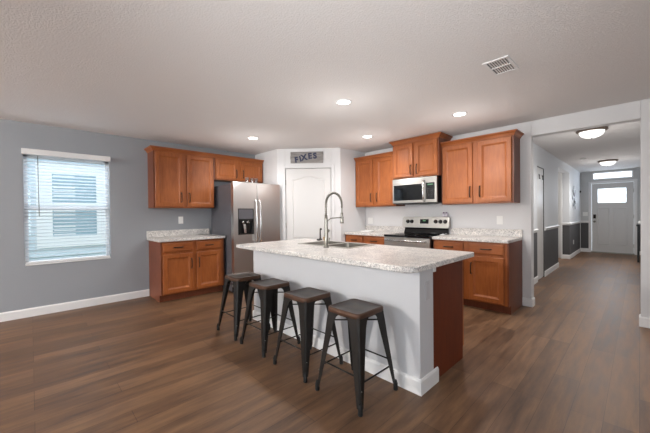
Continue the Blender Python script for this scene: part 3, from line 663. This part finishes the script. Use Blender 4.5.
# ------------------------------------------------------------------ ceiling fixtures
cl = thing('recessed_light', '', 'ceiling light', (-2.18, 2.405, H), 0, 'recessed ceiling lights')
b = MB(); b.lathe([(.088, 0), (.088, -.004), (.068, -.007), (.066, -.001)], n=32, cap0=False, cap1=False); b.build('trim_ring', M['trim'], cl)
b = MB(); b.lathe([(.067, -.001), (.067, -.0035), (.03, -.006)], n=32); b.build('lens', M['lamp'], cl)
def spot(name, parent, z, power, col, size=.05, cone=172, loc=None):
    l = bpy.data.lights.new(name, 'SPOT'); l.energy = power; l.color = col; l.shadow_soft_size = size; l.spot_size = R(cone); l.spot_blend = .9
    o = bpy.data.objects.new(name, l); C.objects.link(o); o.location = loc or (0, 0, z); 
    if parent: o.parent = parent
    return o
WARM = (1, .965, .935)
spot('downlight_glow', cl, -.055, 37, WARM)
l = bpy.data.lights.new('ceiling_fill_point', 'POINT'); l.energy = 4.6; l.color = WARM; l.shadow_soft_size = .06  # added unseen point light below each fixture, brightens the ceiling
o = bpy.data.objects.new('ceiling_fill_point', l); C.objects.link(o); o.location = (0, 0, -.55); o.parent = cl
kl = [((-2.18, 2.405), 'lit recessed ceiling light directly above the island'), ((-1.508, 3.731), 'lit recessed ceiling light in front of the right wall cabinets'),
      ((-4.159, 2.492), 'lit recessed ceiling light in front of the refrigerator'), ((-2.918, 3.752), 'lit recessed ceiling light in front of the microwave')]
for i, ((x, y), lb) in enumerate(kl):
    o = cl if i == 0 else copy_tree(cl)
    o.location = (x, y, H); o['label'] = lb
l = bpy.data.lights.new('living_room_lamp', 'POINT'); l.energy = 400; l.color = (1, .95, .89); l.shadow_soft_size = .07
o = bpy.data.objects.new('living_room_lamp', l); C.objects.link(o); o.location = (-3.96, -4.0, 2.34)
hl = thing('flush_mount_light', 'lit flush dome ceiling light in the hallway, nearer the kitchen', 'ceiling light', (-.483, 5.87, H), 0, 'hallway dome lights')
b = MB(); b.lathe([(.15, 0), (.178, -.010), (.180, -.026), (.160, -.042), (.14, -.036)], n=40, cap1=False); b.build('ring', M['bronze_lit'], hl)
b = MB(); b.lathe([(.146, -.030), (.142, -.055), (.122, -.09), (.08, -.116), (.03, -.128), (.004, -.130)], n=40, cap0=False); b.build('glass_dome', M['dome'], hl)
b = MB(); b.lathe([(.008, -.129), (.01, -.136), (.003, -.143)], n=12); b.build('finial', M['bronze'], hl)
spot('dome_downlight', hl, -.15, 88, (1, .95, .89), .1)
l = bpy.data.lights.new('dome_glow', 'POINT'); l.energy = 3; l.color = (1, .95, .89); l.shadow_soft_size = .09
o = bpy.data.objects.new('dome_glow', l); C.objects.link(o); o.location = (0, 0, -.42); o.parent = hl
h2 = copy_tree(hl); h2.location = (-.52, 9.80, H); h2['label'] = 'lit flush dome ceiling light in the hallway, nearer the front door'
# vent
vt = thing('ceiling_vent', 'white louvered air vent in the kitchen ceiling', 'vent', (-.780, 2.757, H))
b = MB(); a, c = .092, .152; i = .022
b.box(-a, a, -c, -c+i, -.008, 0).box(-a, a, c-i, c, -.008, 0).box(-a, -a+i, -c+i, c-i, -.008, 0).box(a-i, a, -c+i, c-i, -.008, 0).box(-a+i, a-i, -.008, .008, -.008, 0); b.build('frame', M['trim'], vt, bev=.002)
b = MB(); b.box(-a+i, a-i, -c+i, c-i, -.0012, -.0002); b.build('duct_opening', M['case'], vt)
b = MB()
for k in range(8):
    x = -a+i+.010+k*.0175
    for y0_, y1_ in ((-c+i, -.008), (.008, c-i)): b.rings([[(x, y, -.0015), (x+.013, y, -.007), (x+.015, y, -.007), (x+.003, y, -.0015)] for y in (y0_, y1_)])
b.build('louvers', M['trim'], vt)
b = MB(); b.lathe([(.045, 0), (.045, -.02), (.035, -.03), (.01, -.032)], n=24); tag(b.build('smoke_detector', M['white_plastic']), 'small white smoke detector on the hallway ceiling', 'smoke detector').location = (-.89, 9.0, H)

# ------------------------------------------------------------------ wall items
def plate(label, loc, rz, w_, h_, kind='outlet', n=1):
    t = thing('light_switch' if kind == 'switch' else 'power_outlet', label, kind, loc, rz)
    b = MB(); b.box(-w_/2, w_/2, -.006, -.0005, -h_/2, h_/2); b.build('cover_plate', M['white_plastic'], t, bev=.002)
    for k in range(n):
        x = (k-(n-1)/2)*.046
        b = MB()
        if kind == 'switch': b.box(x-.016, x+.016, -.009, -.006, -.033, .033)
        else: b.box(x-.017, x+.017, -.008, -.006, .005, .033).box(x-.017, x+.017, -.008, -.006, -.033, -.005)
        b.build('rocker' if kind == 'switch' else 'socket', M['white_plastic'], t, bev=.001)
plate('white outlet on grey wall above the left countertop', (Xl, 1.805, 1.175), RZ, .075, .118)
plate('white outlet on kitchen wall above the right countertop', (-1.362, Yk, 1.14), 0, .078, .12)
plate('wide white switch plate on wall beside the pantry corner, left of the range', (-3.62, Yk, 1.11), 0, .118, .12, 'switch', 2)
plate('white switch plate on the grey wall left of the front door', (-1.155, FY, 1.155), 0, .118, .12, 'switch', 2)
plate('small outlet on the dark wainscot near the front door', (HX+.003, 10.75, .40), RZ, .075, .118)
# rustic sign over pantry door
sg = thing('wooden_sign', 'grey weathered wooden sign with navy letters above the pantry door', 'sign', (dp(.54, -.001)[0], dp(.54, -.001)[1], 2.172), dang)
b = MB()
for k in range(3): b.box(-.30+random.Random(k).uniform(0, .006), .30-random.Random(k+5).uniform(0, .008), -.016, -.001, k*.069, k*.069+.067)
b.build('board', M['driftwood'], sg, bev=.002)
for k, (ch, x, z, rot, sz) in enumerate((('F', -.180, .028, 10, .115), ('I', -.108, .045, 12, .115), ('X', -.042, .064, 10, .125), ('E', .062, .090, 5, .12), ('S', .150, .094, 3, .12))):
    tx = bpy.data.curves.new('letter', 'FONT'); tx.body = ch; tx.size = sz*1.15; tx.extrude = .003; tx.align_x = 'CENTER'; tx.offset = .006
    tmp = bpy.data.objects.new('letter_outline', tx); C.objects.link(tmp); bpy.context.view_layer.update()
    me = bpy.data.meshes.new_from_object(tmp.evaluated_get(bpy.context.evaluated_depsgraph_get())); me.name = 'letter'
    bpy.data.objects.remove(tmp)
    me.materials.clear(); me.materials.append(M['navy'])
    o = bpy.data.objects.new('letter', me); C.objects.link(o); o.parent = sg
    o.location = (x, -.0195, z-.01); o.rotation_euler = (R(90), R(-rot), 0)
# metal leaf art in the hall
la = thing('wall_art', 'dark metal leaf and flower art on the hallway wall', 'wall decor', (HX+.003, 10.72, 1.42), RZ)
b = MB(); b.tube([(.1, -.012, 0), (.05, -.02, .15), (-.02, -.02, .3), (-.1, -.012, .42)], .006, 6); b.build('stem', M['bronze'], la)
for (x, z, a_, s_, mm) in ((-.1, .42, 60, .06, 'bronze'), (-.08, .34, 150, .07, 'bronze'), (.02, .3, 30, .08, 'bronze'), (.08, .22, 60, .11, 'purple'), (.0, .16, 160, .10, 'bronze'), (.12, .10, -20, .10, 'bronze'), (.02, .04, 200, .10, 'black'), (.1, .0, 300, .07, 'bronze')):
    b = MB(); n_ = 12; ca, sa = math.cos(R(a_)), math.sin(R(a_)); ring1 = []
    for k in range(n_):
        t_ = k*2*PI/n_; u_ = s_*(1+math.cos(t_)); v_ = s_*.42*math.sin(t_); ring1.append((x+u_*ca-v_*sa, z+u_*sa+v_*ca))
    b.rings([[(p[0], y_, p[1]) for p in ring1] for y_ in (-.026, -.020)]); b.build('leaf', M[mm], la)
b = MB(); b.box(-.03, .03, -.03, -.001, -.03, .03); tag(b.build('door_chime', M['gunmetal'], bev=.004), 'tiny dark sensor on the hallway wall corner near the front door', 'sensor').location = (0, 0, 0)
o = bpy.data.objects['door_chime']; o.location = (HX, FY-.12, 1.84); o.rotation_euler = (0, 0, RZ)
# console by the front door, partly hidden by the opening's right edge
ct = thing('console_table', 'black narrow cabinet at the hallway right wall, mostly behind the opening edge', 'table', (HR-.02, 10.9, 0), R(-90))
b = MB(); b.box(-.45, .45, -.375, 0, .87, .91); b.build('table_top', M['black'], ct, bev=.004)
b = MB(); b.box(-.43, .43, -.36, -.003, .40, .87); b.build('cabinet_box', M['black'], ct)
for sx in (-.42, .38):
    for sy in (-.36, -.045):
        b = MB(); b.box(sx, sx+.04, sy, sy+.04, 0, .40); b.build('leg', M['black'], ct)
b = MB(); b.lathe([(.03, 0), (.045, .02), (.03, .06), (.02, .075), (.024, .08)], n=16); tag(b.build('small_vase', M['white_plastic']), 'small white ornament on the black hallway console', 'ornament').location = (.01, 10.9, .911)
